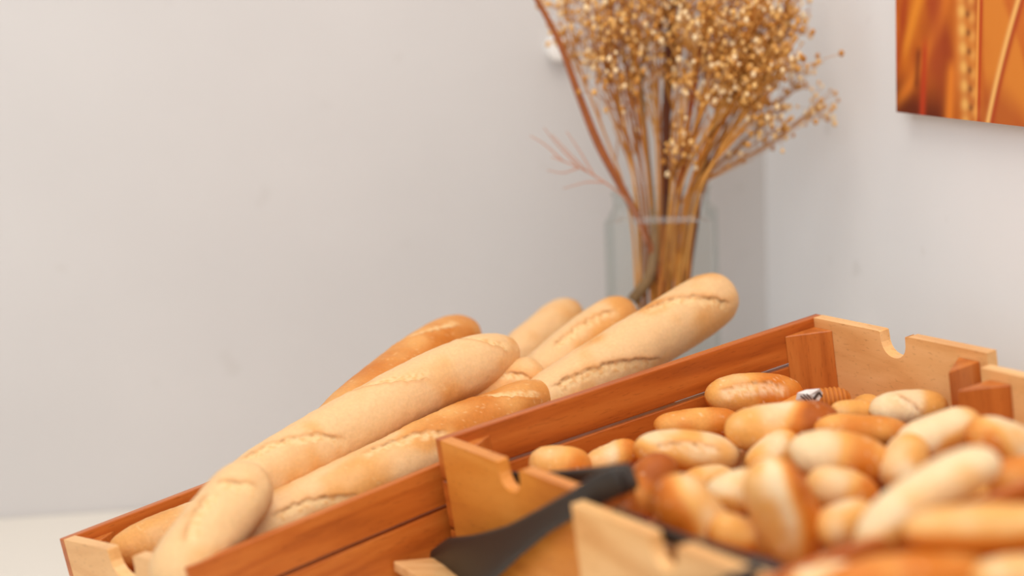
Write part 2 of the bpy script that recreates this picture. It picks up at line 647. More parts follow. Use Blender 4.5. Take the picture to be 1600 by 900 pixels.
def loaf(name, T0, T1, r, label, cat, group=None, nx=150, ny=64, expo=4.0, power=0.5, seed=0, brown=0.2, bdir=None, bamt=0.0,
         cuts=(), flat=1.0, bend=0.0, up=(0, 0, 1), lump=0.05, skew=0.0, cutw=0.0075, cutd=0.0022, cols=None, cutk=0.8):
    """a loaf from tip T0 to tip T1; cuts are pairs of points found on its own surface"""
    PALE, GOLD, BROWN, DARK, FLOUR = cols if cols else BAGC
    T0, T1 = np.asarray(T0, float), np.asarray(T1, float)
    Ld = T1 - T0
    L = np.linalg.norm(Ld)
    ex = Ld / L
    ez = np.asarray(up, float)
    ez = ez - ex * (ez @ ex)
    ez /= np.linalg.norm(ez)
    ey = np.cross(ez, ex)
    C = (T0 + T1) / 2
    # ring positions: denser at the ends
    w = np.linspace(0, math.pi, nx)
    xs = -np.cos(w) * 0.45 + (w / math.pi * 2 - 1) * 0.55
    ph = np.linspace(0, 2 * math.pi, ny, endpoint=False)
    X, PH = np.meshgrid(xs, ph, indexing='ij')
    prof = np.power(np.clip(1 - np.abs(X) ** expo, 0, 1), power)
    prof = np.maximum(prof, 0.0)
    x = X * L / 2
    R = r * prof * (1 + skew * X)
    D = np.stack([np.zeros_like(PH), np.cos(PH), np.sin(PH) * flat], -1)
    V = np.stack([x, R * D[..., 1], R * D[..., 2] + bend * (1 - X ** 2)], -1).reshape(-1, 3)
    rad = np.stack([np.zeros_like(PH), np.cos(PH), np.sin(PH)], -1).reshape(-1, 3)
    tips = prof.reshape(-1)
    Nn = rad * 1.0
    slope = np.gradient(prof[:, 0] * r, xs * L / 2)
    Nn[:, 0] = -np.repeat(np.clip(slope, -6, 6), ny)
    Nn /= np.linalg.norm(Nn, axis=1, keepdims=True)
    # uneven dough
    lowf = vnoise(V, 1.0 / (r * 1.5), seed) - 0.5
    V = V + Nn * (lowf * lump * r * 2 * np.minimum(1, tips * 1.5))[:, None]
    fine = vnoise(V, 260, seed + 3) - 0.5
    mid = vnoise(V, 90, seed + 5) - 0.5
    V = V + Nn * (fine * 0.0005 + mid * 0.0009)[:, None]
    Rm = np.stack([ex, ey, ez], 1)
    Wd = V @ Rm.T + C
    Wn = Nn @ Rm.T
    xf = V[:, 0]
    # colour of the crust: baked browner by patches, at the ends and underneath
    n1 = vnoise(V, 22, seed + 11)
    n2 = vnoise(V, 55, seed + 17)
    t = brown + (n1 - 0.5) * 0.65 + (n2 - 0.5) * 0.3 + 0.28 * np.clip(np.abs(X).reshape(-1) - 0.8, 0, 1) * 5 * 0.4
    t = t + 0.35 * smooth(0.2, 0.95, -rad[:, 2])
    if bdir is not None:
        bd = np.asarray(bdir, float)
        dvec = bd[0] * RT + bd[1] * UP + (bd[2] if len(bd) > 2 else 0) * FW
        dvec = dvec / np.linalg.norm(dvec)
        pos = (Wd - C) @ dvec
        ext = np.abs(pos).max()
        t = t + bamt * smooth(-0.12, 0.5, pos / ext + (n1 - 0.5) * 0.4)
    t = np.clip(t, 0, 1.5)
    col = mix(PALE, GOLD, smooth(0.1, 0.5, t))
    col = mix(col, BROWN, smooth(0.45, 0.95, t))
    col = mix(col, DARK, smooth(0.95, 1.5, t + (n2 - .5) * .2) * 0.8)
    # cuts
    if len(cuts):
        px = project(Wd)
        facing = (Wn * (Wd / np.linalg.norm(Wd, axis=1, keepdims=True))).sum(1) < 0.05
        phf = PH.reshape(-1)
        disp = np.zeros(len(V))
        for ci, cut in enumerate(cuts):
            uv = []
            for (u, v) in cut:
                dd = (px[:, 0] - u) ** 2 + (px[:, 1] - v) ** 2 + (~facing) * 1e6
                k = int(np.argmin(dd))
                uv.append((xf[k], phf[k], k))
            x0, p0, k0 = uv[0]
            x1, p1, k1 = uv[-1]
            dp = (p1 - p0 + math.pi) % (2 * math.pi) - math.pi
            A = np.array([x0, 0.0])
            B = np.array([x1, dp * r])
            rel = (phf - p0 + math.pi) % (2 * math.pi) - math.pi
            S = np.stack([xf, rel * r], 1)
            ab = B - A
            Lc = np.linalg.norm(ab)
            ab /= Lc
            s = ((S - A) @ ab) / Lc
            nr = np.array([-ab[1], ab[0]])
            # is +nr image-up? phi grows along cos->sin
            km = (k0 // ny) * ny + ((k0 % ny) + 1) % ny
            sg = 1.0 if (px[km, 1] - px[k0, 1]) * (1 if nr[1] > 0 else -1) < 0 else -1.0
            bow = 0.06 * Lc * (1 - (2 * s - 1) ** 2)
            rag = (vnoise(np.stack([s * Lc, s * 0, s * 0 + ci], 1), 160, seed + 31 + ci) - 0.5) * 0.004
            dist = ((S - A) @ nr) * sg - bow - rag
            win = smooth(-0.02, 0.12, s) * (1 - smooth(0.86, 1.03, s))
            f1 = vnoise(V, 330, seed + 41)
            f2 = vnoise(V, 170, seed + 43)
            up_side = dist > 0
            lip = np.exp(-np.abs(dist) / (cutw * 1.1))
            low = np.exp(-np.abs(dist) / (cutw * 0.9))
            step = smooth(-0.0011, 0.0011, dist)
            disp += win * (step * lip * cutd * 0.9 - (1 - step) * low * cutd * (0.55 + 0.6 * cutk * (f2 - 0.5)))
            crumb = win * (1 - step) * (1 - smooth(cutw * 0.9, cutw * 1.7, -dist + (f2 - .5) * cutw * cutk))
            disp += crumb * (f1 - 0.5) * 0.0016
            crumbc = mix(FLOUR, GOLD, smooth(0.45, 0.8, f1) * 0.75)
            col = col * (1 - crumb * cutk)[:, None] + crumbc * (crumb * cutk)[:, None]
            lipc = win * step * np.exp(-(np.abs(dist) / (cutw * 0.55)) ** 2)
            col = col * (1 - lipc * 0.4)[:, None] + BROWN * (lipc * 0.4)[:, None]
            lip_shade = win * np.exp(-(dist / 0.0010) ** 2) * smooth(0.30, 0.65, f2)  # thin shadow under the slash lip, put into the crust colour
            col = col * (1 - lip_shade * 0.55)[:, None] + lin((140, 84, 34)) * (lip_shade * 0.55)[:, None]
        V = V + Nn * disp[:, None]
    # floury specks
    sp = smooth(0.83, 0.9, vnoise(V, 300, seed + 71)) * 0.35
    col = col * (1 - sp)[:, None] + FLOUR * sp[:, None]
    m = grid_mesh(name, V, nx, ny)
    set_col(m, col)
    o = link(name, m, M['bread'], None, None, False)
    mw = Matrix.Identity(4)
    for i in range(3):
        mw[i][0], mw[i][1], mw[i][2], mw[i][3] = Rm[i, 0], Rm[i, 1], Rm[i, 2], C[i]
    o.matrix_world = mw
    tag(o, label, cat, group)
    return o


def bag(label, p0, h0, p1, h1, r, **kw):
    """a baguette between two pixel rays meeting planes h0, h1 over the long crate"""
    A = K1.on_n(*p0, h0)
    B = K1.on_n(*p1, h1)
    kw.setdefault('nx', 280)
    kw.setdefault('ny', 110)
    kw.setdefault('expo', 5.0)
    return loaf('baguette', A, B, r, label, 'bread', None, up=K1.n, **kw)


bag('pale baguette lying uppermost, with three slashes, its tip beside the browned one', (330, 800), 0.008, (805, 541), 0.055, 0.0365, seed=1, expo=6.0, bend=.010, brown=0.10,
    cuts=[((706, 531), (797, 549)), ((535, 617), (672, 590)), ((372, 722), (538, 683))], lump=0.04)
bag('browned baguette partly hidden behind the uppermost pale one', (486, 714), 0.022, (738, 513), 0.060, 0.039, bend=.006, seed=2, brown=0.72,
    cuts=[((600, 550), (722, 507))])
bag('golden baguette lying against the near rail of the long crate', (318, 874), -0.024, (864, 612), 0.004, 0.036, seed=3, brown=0.30,
    bdir=(1, 0.2), bamt=0.45, cuts=[((720, 606), (846, 622)), ((560, 712), (700, 672)), ((420, 806), (560, 772))], lump=0.09)
bag('pale baguette end wedged below the uppermost baguette and above the golden one', (690, 672), -0.012, (846, 574), 0.026, 0.0285, seed=4, brown=0.16,
    nx=180, cuts=[((760, 586), (836, 594))])
bag('small pale bread on top at the crate notch, tip cut off', (256, 925), -0.022, (404, 736), 0.047, 0.036, seed=5, brown=0.12,
    nx=160, expo=5.0, cuts=[((290, 850), (330, 768)), ((338, 757), (402, 764))], cutw=0.009)
bag('golden bread lowest at the left end of the long crate', (168, 872), -0.03, (560, 742), -0.038, 0.032, seed=6, brown=0.34,
    cuts=[((255, 850), (330, 800))])
bag('pale baguette farthest back of the three that overhang the crate end', (790, 575), 0.008, (898, 482), 0.040, 0.030, seed=7, brown=0.16, nx=140,
    cuts=[])
bag('pale baguette between two others that overhang the crate end, one slash', (815, 615), -0.006, (986, 480), 0.045, 0.0335, seed=8, brown=0.16, nx=160,
    bdir=(1, 0.6), bamt=0.25, cuts=[((862, 545), (962, 482))])
bag('thick pale baguette overhanging the crate end in front of the vase', (822, 650), -0.014, (1141, 451), 0.050, 0.0375, seed=9, brown=0.13, nx=220,
    expo=9.0, cuts=[((1000, 487), (1142, 474)), ((858, 606), (1035, 560))], cutw=0.0095, cutd=0.0028)


def roll(label, K, c, hl, hw, ang, dep, h, tone, bdir=None, bamt=0.0, cut=None, expo=3.0, seed=0, flat=0.92, bend=0.0, group=None, cutw=0.006, cutd=0.0018, **kw):
    """a roll: pixel centre, half sizes in pixels, angle in the picture, tilt away from the camera, height over the rim"""
    C = K.on_n(*c, h)
    t = C @ FW
    ca, sa = math.cos(math.radians(ang)), math.sin(math.radians(ang))
    cd, sd = math.cos(math.radians(dep)), math.sin(math.radians(dep))
    vd = C / np.linalg.norm(C)
    ax = cd * (ca * RT + sa * UP) + sd * vd
    hl, hw = hl * 1.04, hw * 1.13
    half = hl * t / F
    if sd:
        half = min(half / max(cd, 0.35), 0.085)
    r = hw * t / F
    return loaf('bread_roll', C - ax * half, C + ax * half, r, label, 'bread roll', group, nx=64, ny=44, expo=expo, seed=seed, brown=tone, bdir=bdir,
                bamt=bamt, cuts=[cut] if cut else [], flat=flat, bend=bend, up=K.n if abs(ax @ K.n) < 0.8 else K.a, lump=0.06, cutw=cutw, cutd=cutd, cols=ROLLC, cutk=.5, **kw)


R_ = roll
# crate beside the baguettes
R_('round golden roll just inside the notched panel, beside the tongs arm', K2, (876, 730), 48, 33, -3, 10, -.052, .55, seed=21, cut=None, bdir=(1, 0), bamt=.3)
R_('small pale roll between the round golden roll and the scored oval roll', K2, (957, 716), 42, 24, 24, 20, -.056, .18, bdir=(1, -.2), bamt=.5, seed=22)
R_('oval golden roll scored along its top, lying before the far rail', K2, (1073, 708), 81, 34, -4, 10, -.042, .30, bdir=(-.4, -1), bamt=.45, cut=((1020, 695), (1130, 702)), seed=23, expo=3.0)
R_('orange brown roll poking out behind the cream-patched roll', K2, (1090, 662), 66, 23, 3, 8, -.056, .85, seed=24)
R_('deep brown roll with a cream patch on its left end', K2, (1222, 666), 87, 35, 6, 5, -.034, .25, bdir=(1, -.35), bamt=1.35, seed=25, expo=3.4)
R_('scored round-topped roll lying highest against the far rail', K2, (1178, 616), 73, 31, 3, 12, -.052, .45, bdir=(1, .1), bamt=.55, cut=((1120, 612), (1230, 600)), seed=26, cutw=0.012)
R_('small pale roll seen end-on under the cream-patched roll', K2, (1208, 708), 38, 27, 40, 45, -.046, .28, bdir=(1, -.5), bamt=.3, seed=27)
R_('small tan bit of roll in the dark gap left of the end-on roll', K2, (1160, 722), 26, 16, 30, 30, -.07, .4, seed=28)
R_('golden roll at the foot of the far end panel', K2, (1338, 645), 40, 20, 0, 10, -.05, .5, seed=29)
R_('pale creased roll against the far end panel', K2, (1420, 639), 58, 28, 4, 15, -.05, .2, cut=((1395, 618), (1440, 645)), bdir=(1, -.4), bamt=.35, seed=30)
R_('golden brown roll lying behind the large pale roll', K2, (1347, 672), 72, 24, -3, 8, -.042, .62, seed=31)
R_('golden roll half hidden behind the oval and the pale rolls', K2, (1105, 752), 42, 24, 10, 20, -.054, .5, seed=32)
R_('curved roll with dark brown top beside the tongs hinge', K2, (1016, 762), 54, 31, 58, 15, -.044, .45, bdir=(.4, 1), bamt=.9, seed=33, bend=.006)
# middle crate
R_('large pale roll with browned right end in the middle of the heap', K3, (1313, 714), 79, 38, -8, 5, -.022, .10, bdir=(1, -.4), bamt=.7, seed=34, expo=3.0)
R_('pale roll leaning up right before the brown corner blocks', K3, (1467, 680), 68, 34, 20, 12, -.022, .15, bdir=(.6, -1), bamt=.4, seed=35, expo=3.0)
R_('small pale roll end between the two large pale rolls', K3, (1412, 722), 42, 32, 62, 25, -.032, .22, bdir=(1, 0), bamt=.3, seed=36)
R_('pale roll with orange left side under the corner blocks', K3, (1572, 696), 64, 37, -22, 5, -.024, .18, bdir=(-1, -.5), bamt=.6, seed=37)
R_('long thick pale roll slanting across the front of the heap', K3, (1450, 786), 126, 38, 34, 12, .012, .30, bdir=(.3, -1), bamt=.45, seed=39, expo=4.0, bend=.008)
R_('orange roll at the right edge behind the long slanting roll', K3, (1600, 752), 52, 40, 10, 5, -.02, .62, seed=41)
R_('pale roll with orange spot under the large pale roll', K3, (1315, 768), 54, 35, -14, 15, -.034, .15, bdir=(1, -.7), bamt=.6, seed=42)
R_('orange roll below the orange-spotted pale roll', K3, (1322, 818), 48, 33, 20, 15, -.03, .52, seed=43)
R_('upright two-toned roll, left half pale, right half deep orange', K3, (1226, 800), 84, 48, -66, 12, -.016, .10, bdir=(1, .25), bamt=1.15, seed=44, expo=3.2)
R_('pale roll left of the upright two-toned roll', K3, (1152, 770), 50, 33, 18, 10, -.03, .15, bdir=(-.3, -1), bamt=.35, seed=45)
R_('large pale roll leaning on the middle end panel', K3, (1078, 806), 68, 48, -52, 12, -.02, .14, bdir=(-1, -.3), bamt=.75, seed=46, expo=3.0)
R_('small orange roll right of the roll on the middle panel', K3, (1146, 838), 38, 32, -20, 15, -.034, .42, bdir=(0, -1), bamt=.5, seed=47)
# crate nearest the camera
R_('pale long roll lying level at the lower right edge', K4, (1536, 827), 120, 38, 2, 3, .024, .26, bdir=(0, -1), bamt=.6, seed=40, expo=4.0)
R_('orange brown roll along the bottom edge of the picture', K4, (1420, 908), 130, 42, 6, 5, -.004, .78, seed=48, expo=3.4)
R_('pale roll cut by the bottom edge, left of the orange one', K4, (1290, 915), 60, 34, 12, 10, -.012, .2, seed=49)
R_('pale roll cut by the lower right corner of the picture', K4, (1580, 905), 60, 36, 8, 10, .002, .2, seed=50)

# rolls at the bottom of the heap: only seen through the gaps
fill = []
for (a, b) in ((.07, .05), (.17, .06), (.27, .05), (.38, .06), (.47, .07), (.06, .15), (.16, .16), (.27, .15), (.37, .15), (.46, .16), (.08, .24), (.18, .25), (.29, .24), (.40, .25)):
    P = K3.P(a, b, -0.072)
    fill.append((P, K3))
for (a, b) in ((.06, .16), (.15, .24), (.12, .13), (.27, .13), (.36, .20), (.42, .09), (.33, .26), (.46, .17)):
    fill.append((K2.P(a, b, -0.078), K2))
for (a, b, n) in ((.07, .06, -.074), (.17, .07, -.074), (.27, .06, -.074), (.36, .07, -.074), (.08, .17, -.074), (.20, .18, -.074), (.31, .17, -.074), (.12, .06, -.036), (.22, .065, -.034), (.31, .06, -.036), (.14, .13, -.044), (.26, .14, -.046)):
    fill.append((K4.P(a, b, n), K4))
for i, (P, K) in enumerate(fill):
    w = (rng if i < 22 else random.Random(i)).uniform(-1.2, 1.2)
    where = 'crate beside the baguettes' if K is K2 else 'middle roll crate' if K is K3 else 'crate at the bottom right edge'
    ax = K.a * math.cos(w) + K.b * math.sin(w)
    r = 0.0215
    loaf('bread_roll', P - ax * 0.044, P + ax * 0.044, r, 'golden roll at the bottom of the heap in the ' + where, 'bread roll', 'rolls at the bottom of the heap in the ' + where,
         nx=36, ny=28, expo=2.6, seed=60 + i, brown=0.5, up=K.n, lump=0.05, cols=ROLLC)

# ------------------------------------------------------------------ ridged roll and crumpled label in the far corner of the crate
def ridged():
    C = K2.on_n(1292, 626, -.052)
    t = C @ FW
    ax = RT * math.cos(.12) + UP * math.sin(.12)
    half, r = 38 * t / F, 20 * t / F
    nx, ny = 70, 30
    ez = K2.n - ax * (K2.n @ ax)
    ez /= np.linalg.norm(ez)
    ey = np.cross(ez, ax)
    xs = np.linspace(-1, 1, nx)
    V, Cc = [], []
    for x in xs:
        pr = max(1 - abs(x) ** 3, 0) ** .5
        for j in range(ny):
            w = 2 * math.pi * j / ny
            k = 1 + .045 * math.cos(x * 34)
            V.append((x * half, r * pr * k * math.cos(w), r * pr * k * math.sin(w)))
            Cc.append(mix(BROWN[None, :][0], DARK, [0.3 - .3 * math.cos(x * 34)])[0])
    m = grid_mesh('ridged_roll', np.array(V), nx, ny)
    set_col(m, np.array(Cc))
    o = link('ridged_roll', m, M['bread'], None, None, False)
    mw = Matrix.Identity(4)
    for i in range(3):
        mw[i][0], mw[i][1], mw[i][2], mw[i][3] = ax[i], ey[i], ez[i], C[i]
    o.matrix_world = mw
    tag(o, 'small brown ridged roll in the far corner below the block', 'bread roll')


ridged()
C = K2.on_n(1266, 618, -.034)
t = C @ FW
root = empty('paper_label', Matrix.Translation(C), 'small crumpled white paper label with dark print, in the far crate corner', 'label')
s = t / F
pp = [(-22, -7, 0), (-4, -14, 2), (14, -8, -4), (20, 4, 3), (14, 11, 0), (-6, 9, 6), (-20, 4, 2)]
V = [(RT * x + UP * y + FW * (z - y * .6)) * s for x, y, z in pp]
V2 = [v + (-FW * .2 + UP) * .0006 for v in V]
k = len(V)
cV = sum(V) / k
F_ = [(i, (i + 1) % k, k) for i in range(k)]
V3 = V + [cV + (UP * 2 - FW * 5) * s]
V4 = [v + np.array([0, .0008, 0]) for v in V3]
Fb = [tuple(j + k + 1 for j in f[::-1]) for f in F_]
side = [(i, i + k + 1, (i + 1) % k + k + 1, (i + 1) % k) for i in range(k)]
link('sheet', mesh_np('sheet', V3 + V4, F_ + Fb + side), M['paper'], root, None, False)
Vi, Fi = [], []
for (x0, y0, x1, y1, wd_) in ((-16, 0, -5, -9, 1.1), (-12, 2, -2, -7, .9), (-7, 3, 2, -6, .9), (5, -6, 12, 5, 2.2), (12, 6, 18, -2, 1.5)):
    dx, dy = x1 - x0, y1 - y0
    q = math.hypot(dx, dy)
    nx_, ny_ = -dy / q * wd_, dx / q * wd_
    b0 = len(Vi)
    for dd in (-6.5, -5.9):
        for (x, y) in ((x0 + nx_, y0 + ny_), (x1 + nx_, y1 + ny_), (x1 - nx_, y1 - ny_), (x0 - nx_, y0 - ny_)):
            Vi.append((RT * x + UP * y + FW * (dd - y * .6)) * s)
    Fi += [tuple(b0 + j for j in f) for f in ((0, 1, 2, 3), (7, 6, 5, 4), (0, 4, 5, 1), (1, 5, 6, 2), (2, 6, 7, 3), (3, 7, 4, 0))]
tag(link('print', mesh_np('print', Vi, Fi), M['ink'], root, None, False), 'dark printed strokes')

# ------------------------------------------------------------------ black serving tongs
def strap(name, pts, wid, thick, wdir, parent, iw):
    """a flat bar: spine points, half widths, half thickness; a rounded ridge runs along it"""
    P = spline(pts, 8)
    k = len(P)
    ws = np.interp(np.linspace(0, 1, k), np.linspace(0, 1, len(wid)), wid)
    ts = np.interp(np.linspace(0, 1, k), np.linspace(0, 1, len(thick)), thick)
    ring = []
    seg = 16
    V = []
    for i, p in enumerate(P):
        tg = P[min(i + 1, k - 1)] - P[max(i - 1, 0)]
        tg /= np.linalg.norm(tg)
        wv = wdir - tg * (wdir @ tg)
        wv /= np.linalg.norm(wv)
        nv = np.cross(tg, wv)
        e = i / (k - 1)
        cap = min(1, math.sqrt(max(0, 1 - ((e - .96) / .04) ** 2)) if e > .96 else 1, math.sqrt(max(0, 1 - ((.02 - e) / .02) ** 2)) if e < .02 else 1)
        for j in range(seg):
            w = 2 * math.pi * j / seg
            c, s_ = math.cos(w), math.sin(w)
            c = math.copysign(abs(c) ** .6, c)
            s_ = math.copysign(abs(s_) ** .6, s_)
            V.append(p + wv * ws[i] * c * cap + nv * ts[i] * s_ * max(cap, .3))
    V = [np.array(iw @ Vector(v)) for v in V]
    m = grid_mesh(name, np.array(V), k, seg)
    bm = bmesh.new()
    bm.from_mesh(m)
    bmesh.ops.holes_fill(bm, edges=[e for e in bm.edges if e.is_boundary])
    bm.to_mesh(m)
    bm.free()
    return link(name, m, M['black'], parent, None, True)


def hinge(pts, parent, iw, r):
    bm = bmesh.new()
    A, B = pts
    x = (B - A)
    L = np.linalg.norm(x)
    x /= L
    z = UP - x * (UP @ x)
    z /= np.linalg.norm(z)
    y = np.cross(z, x)
    box_bm(bm, 0, L, -r * .8, r * .8, -r, r)
    mw = Matrix.Identity(4)
    for i in range(3):
        mw[i][0], mw[i][1], mw[i][2], mw[i][3] = x[i], y[i], z[i], A[i]
    bm.transform(iw @ mw)
    bm_obj('hinge', bm, M['black'], parent, bevel=r * .45, shade=True)


p0 = K2.P(0.02, 0.315, 0.0)
t1 = empty('serving_tongs', Matrix.Translation(p0), 'black serving tongs with broad paddle hanging over the panel beside the baguettes', 'tongs')
iw = t1.matrix_world.inverted()
px = 1.95 / F
A2 = K2.on_a
sp = [A2(684, 914, -.030), A2(720, 891, -.030), A2(757, 871, -.028), A2(804, 844, -.024), A2(850, 814, -.018), A2(900, 785, -.010), A2(940, 763, .004), A2(976, 746, .018)]
strap('paddle_arm', sp[::-1], [22 * px, 24 * px, 20 * px, 21 * px, 27 * px, 42 * px, 60 * px, 58 * px], [.006, .005, .004, .004, .004, .004, .004, .003], K2.n, t1, iw)
sp = [A2(972, 738, .03), A2(930, 741, .032), A2(880, 745, .03), A2(835, 748, .026), A2(795, 748, .022)]
strap('inner_arm', sp, [15 * px, 12 * px, 11 * px, 11 * px, 13 * px], [.004, .004, .003, .003, .002], K2.n, t1, iw)
hinge((A2(940, 762, .012), A2(988, 742, .03)), t1, iw, 23 * px)

p0 = K3.P(0.02, 0.29, 0.0)
t2 = empty('serving_tongs', Matrix.Translation(p0), 'black serving tongs lying along the inside of the middle panel, hinge at the bottom edge', 'tongs')
iw = t2.matrix_world.inverted()
px = 1.72 / F
A3 = K3.on_a
sp = [A3(1186, 888, .034), A3(1130, 867, .03), A3(1080, 850, .028), A3(1030, 832, .026), A3(985, 812, .024), A3(955, 797, .022)]
strap('inner_arm', sp, [20 * px, 15 * px, 13 * px, 14 * px, 12 * px, 8 * px], [.004, .004, .003, .003, .003, .002], K3.n, t2, iw)
hinge((A3(1165, 886, .02), A3(1222, 905, .034)), t2, iw, 22 * px)
sp = [A3(1190, 900, .01), A3(1150, 915, -.012), A3(1100, 945, -.018), A3(1050, 975, -.022), A3(1000, 1010, -.026), A3(965, 1040, -.026)]
strap('paddle_arm', sp, [22 * px, 20 * px, 21 * px, 34 * px, 56 * px, 48 * px], [.006, .004, .004, .004, .004, .003], K3.n, t2, iw)

# ------------------------------------------------------------------ pale wooden board with a pointed corner, in front of the tongs paddle
q0, q1, q2, q3 = at(614, 876, 2.19), at(704, 868, 2.21), at(668, 908, 2.13), at(726, 914, 2.14)
zb = min(q[2] for q in (q0, q1, q2, q3))
bm = bmesh.new()
prism_bm(bm, [Vector(p) for p in (q0, q2, q3, q1)], (0, 0, -0.012))
c0 = (q0 + q1 + q2 + q3) / 4
mw = Matrix.Translation(c0)
bm.transform(mw.inverted())
o = bm_obj('wooden_board', bm, M['board'], None, bevel=0.002)
o.matrix_world = mw
tag(o, 'pale pointed corner of a wooden board under the black tongs paddle', 'board')
bm = bmesh.new()
prism_bm(bm, [inv @ Vector((c0[0] + (p[0] - c0[0]) * .6, c0[1] + (p[1] - c0[1]) * .6, ZC + .0005)) for p in (q0, q2, q3, q1)], (0, 0, zb - 0.0125 - ZC))
bm_obj('display_riser', bm, M['counter'], cnt)

# ------------------------------------------------------------------ glass vase
TV = 2.74
vc = at(1037, 440, TV)
VX, VY = vc[0], vc[1]
z_sh = at(1037, 330, TV)[2]
z_nk = at(1037, 294, TV)[2]
vase = empty('glass_vase', Matrix.Translation((VX, VY, ZC)) @ Matrix.Rotation(math.radians(-13 + 5), 4, 'Z'), 'tall square clear glass vase holding dried flowers in the wall corner', 'vase')
HS, HN = z_sh - ZC, z_nk - ZC


def rsq(s, rad, z, seg=5):
    out = []
    for cx, cy, a0 in ((1, 1, 0), (-1, 1, 90), (-1, -1, 180), (1, -1, 270)):
        for k in range(seg):
            w = math.radians(a0 + 90 * k / (seg - 1))
            out.append((cx * (s - rad) + rad * math.cos(w), cy * (s - rad) + rad * math.sin(w), z))
    return out


def shell(name, rings, parent, mat):
    k = len(rings[0])
    V = [p for r_ in rings for p in r_]
    Fc = []
    for i in range(len(rings) - 1):
        for j in range(k):
            Fc.append((i * k + j, i * k + (j + 1) % k, (i + 1) * k + (j + 1) % k, (i + 1) * k + j))
    Fc.append(tuple(range(k))[::-1])
    Fc.append(tuple((len(rings) - 1) * k + j for j in range(k)))
    return link(name, mesh_np(name, V, Fc), mat, parent, None, False)


S, NS = 0.0725, 0.062
G = 0.004
shell('body', [rsq(S, .008, 0.0), rsq(S, .008, HS - .006), rsq(S - .003, .008, HS), rsq(NS + .004, .012, HS + .002),
               rsq(NS + .004, .02, HS + .006), rsq(NS, .02, HS + .008), rsq(NS, .02, HN - .004), rsq(NS + .0025, .02, HN - .002), rsq(NS + .0025, .02, HN), rsq(NS - G, .018, HN),
               rsq(NS - G, .018, HS + .002), rsq(S - G, .006, HS - .006), rsq(S - G, .006, .018)], vase, M['glass'])

# ------------------------------------------------------------------ dried flowers in the vase
def stem_col(n, c, seed):
    r = np.random.RandomState(seed)
    return np.clip(lin(c)[None, :] * (1 + (r.rand(n, 1) - .5) * .25), 0, 1)


_ico = None


def ico():
    global _ico
    if _ico is None:
        bm = bmesh.new()
        bmesh.ops.create_icosphere(bm, subdivisions=1, radius=1)
        _ico = (np.array([v.co[:] for v in bm.verts]), [tuple(v.index for v in f.verts) for f in bm.faces])
        bm.free()
    return _ico


def dv(u, v, dt=0.0):
    return at(u, v, TV + dt)


def add_seeds(Vs, Fs, Cs, P, r, c):
    iv, jf = ico()
    b = len(Vs)
    q = np.array([1, 1, 1.25]) * r
    for v in iv:
        Vs.append(P + v * q)
    Fs.extend(tuple(b + j for j in f) for f in jf)
    Cs.extend([c] * len(iv))


SEEDC = [lin(c) for c in ((226, 174, 100), (236, 192, 124), (208, 150, 74), (248, 222, 176), (192, 132, 60))]


def spray(base, neck, tip, label, group, scol, nbr, seeds_per, seed, rad=0.0017, spread=0.055, name='dried_flower', start=0.42, sr=0.0031, dense=1.0):
    r = random.Random(seed)
    root = empty(name, Matrix.Translation(base), label, 'dried flower', group)
    iw = np.array(base)
    mid = neck * .45 + tip * .55 + np.array([r.uniform(-.01, .01), r.uniform(-.01, .01), 0])
    main = spline([base, neck, mid, tip], 10)
    V, Fc = [], []
    tube(V, Fc, [p - iw for p in main], list(np.linspace(rad, rad * .45, len(main))), 6)
    Vs, Fs, Cs = [], [], []
    k0 = int(len(main) * (start * .66 + .34))
    for b in range(nbr):
        i = r.randint(k0, len(main) - 2)
        p = main[i]
        dirv = main[i + 1] - main[i - 1]
        dirv /= np.linalg.norm(dirv)
        out = np.array([r.gauss(0, 1), r.gauss(0, 1) * .8, r.gauss(0, .5)])
        d1 = dirv * .9 + out * .42
        d1 /= np.linalg.norm(d1)
        ln = spread * r.uniform(.5, 1.25)
        q = p + d1 * ln * .5 + np.array([0, 0, ln * .02])
        e = p + d1 * ln + np.array([0, 0, -ln * .06])
        tube(V, Fc, [x - iw for x in (p, q, e)], [rad * .4, rad * .33, rad * .25], 4)
        for s_ in range(seeds_per):
            o0 = p + d1 * ln * r.uniform(.45, 1.0)
            dd = d1 * .6 + np.array([r.gauss(0, 1), r.gauss(0, 1), r.gauss(0, .8)]) * .6
            dd /= np.linalg.norm(dd)
            l2 = r.uniform(.008, .03)
            tp = o0 + dd * l2
            tube(V, Fc, [o0 - iw, tp - iw], [rad * .24, rad * .2], 3)
            add_seeds(Vs, Fs, Cs, tp - iw, sr * r.uniform(.7, 1.25), r.choice(SEEDC))
    for b in range(14):                        # fine bare side twigs low on the stem
        i = r.randint(int(len(main) * .42), len(main) - 3)
        p = main[i]
        dirv = main[i + 1] - main[i - 1]
        dirv /= np.linalg.norm(dirv)
        d1 = dirv + np.array([r.gauss(0, 1), r.gauss(0, .7), 0]) * .22
        d1 /= np.linalg.norm(d1)
        ln = r.uniform(.03, .075)
        tube(V, Fc, [p - iw, p + d1 * ln * .5 + dirv * ln * .05 - iw, p + d1 * ln + dirv * ln * .15 - iw], [rad * .5, rad * .42, rad * .25], 4)
        if r.random() < .45:
            add_seeds(Vs, Fs, Cs, p + d1 * ln + dirv * ln * .15 - iw, sr * r.uniform(.6, 1.1), r.choice(SEEDC))
    m = mesh_np('stem', V, Fc)
    set_col(m, stem_col(len(V), scol, seed))
    link('stem', m, M['stem'], root)
    if Vs:
        m = mesh_np('seed_heads', Vs, Fs)
        set_col(m, np.array(Cs))
        tag(link('seed_heads', m, M['seed'], root), 'golden round seed heads', kind='stuff')
    return root


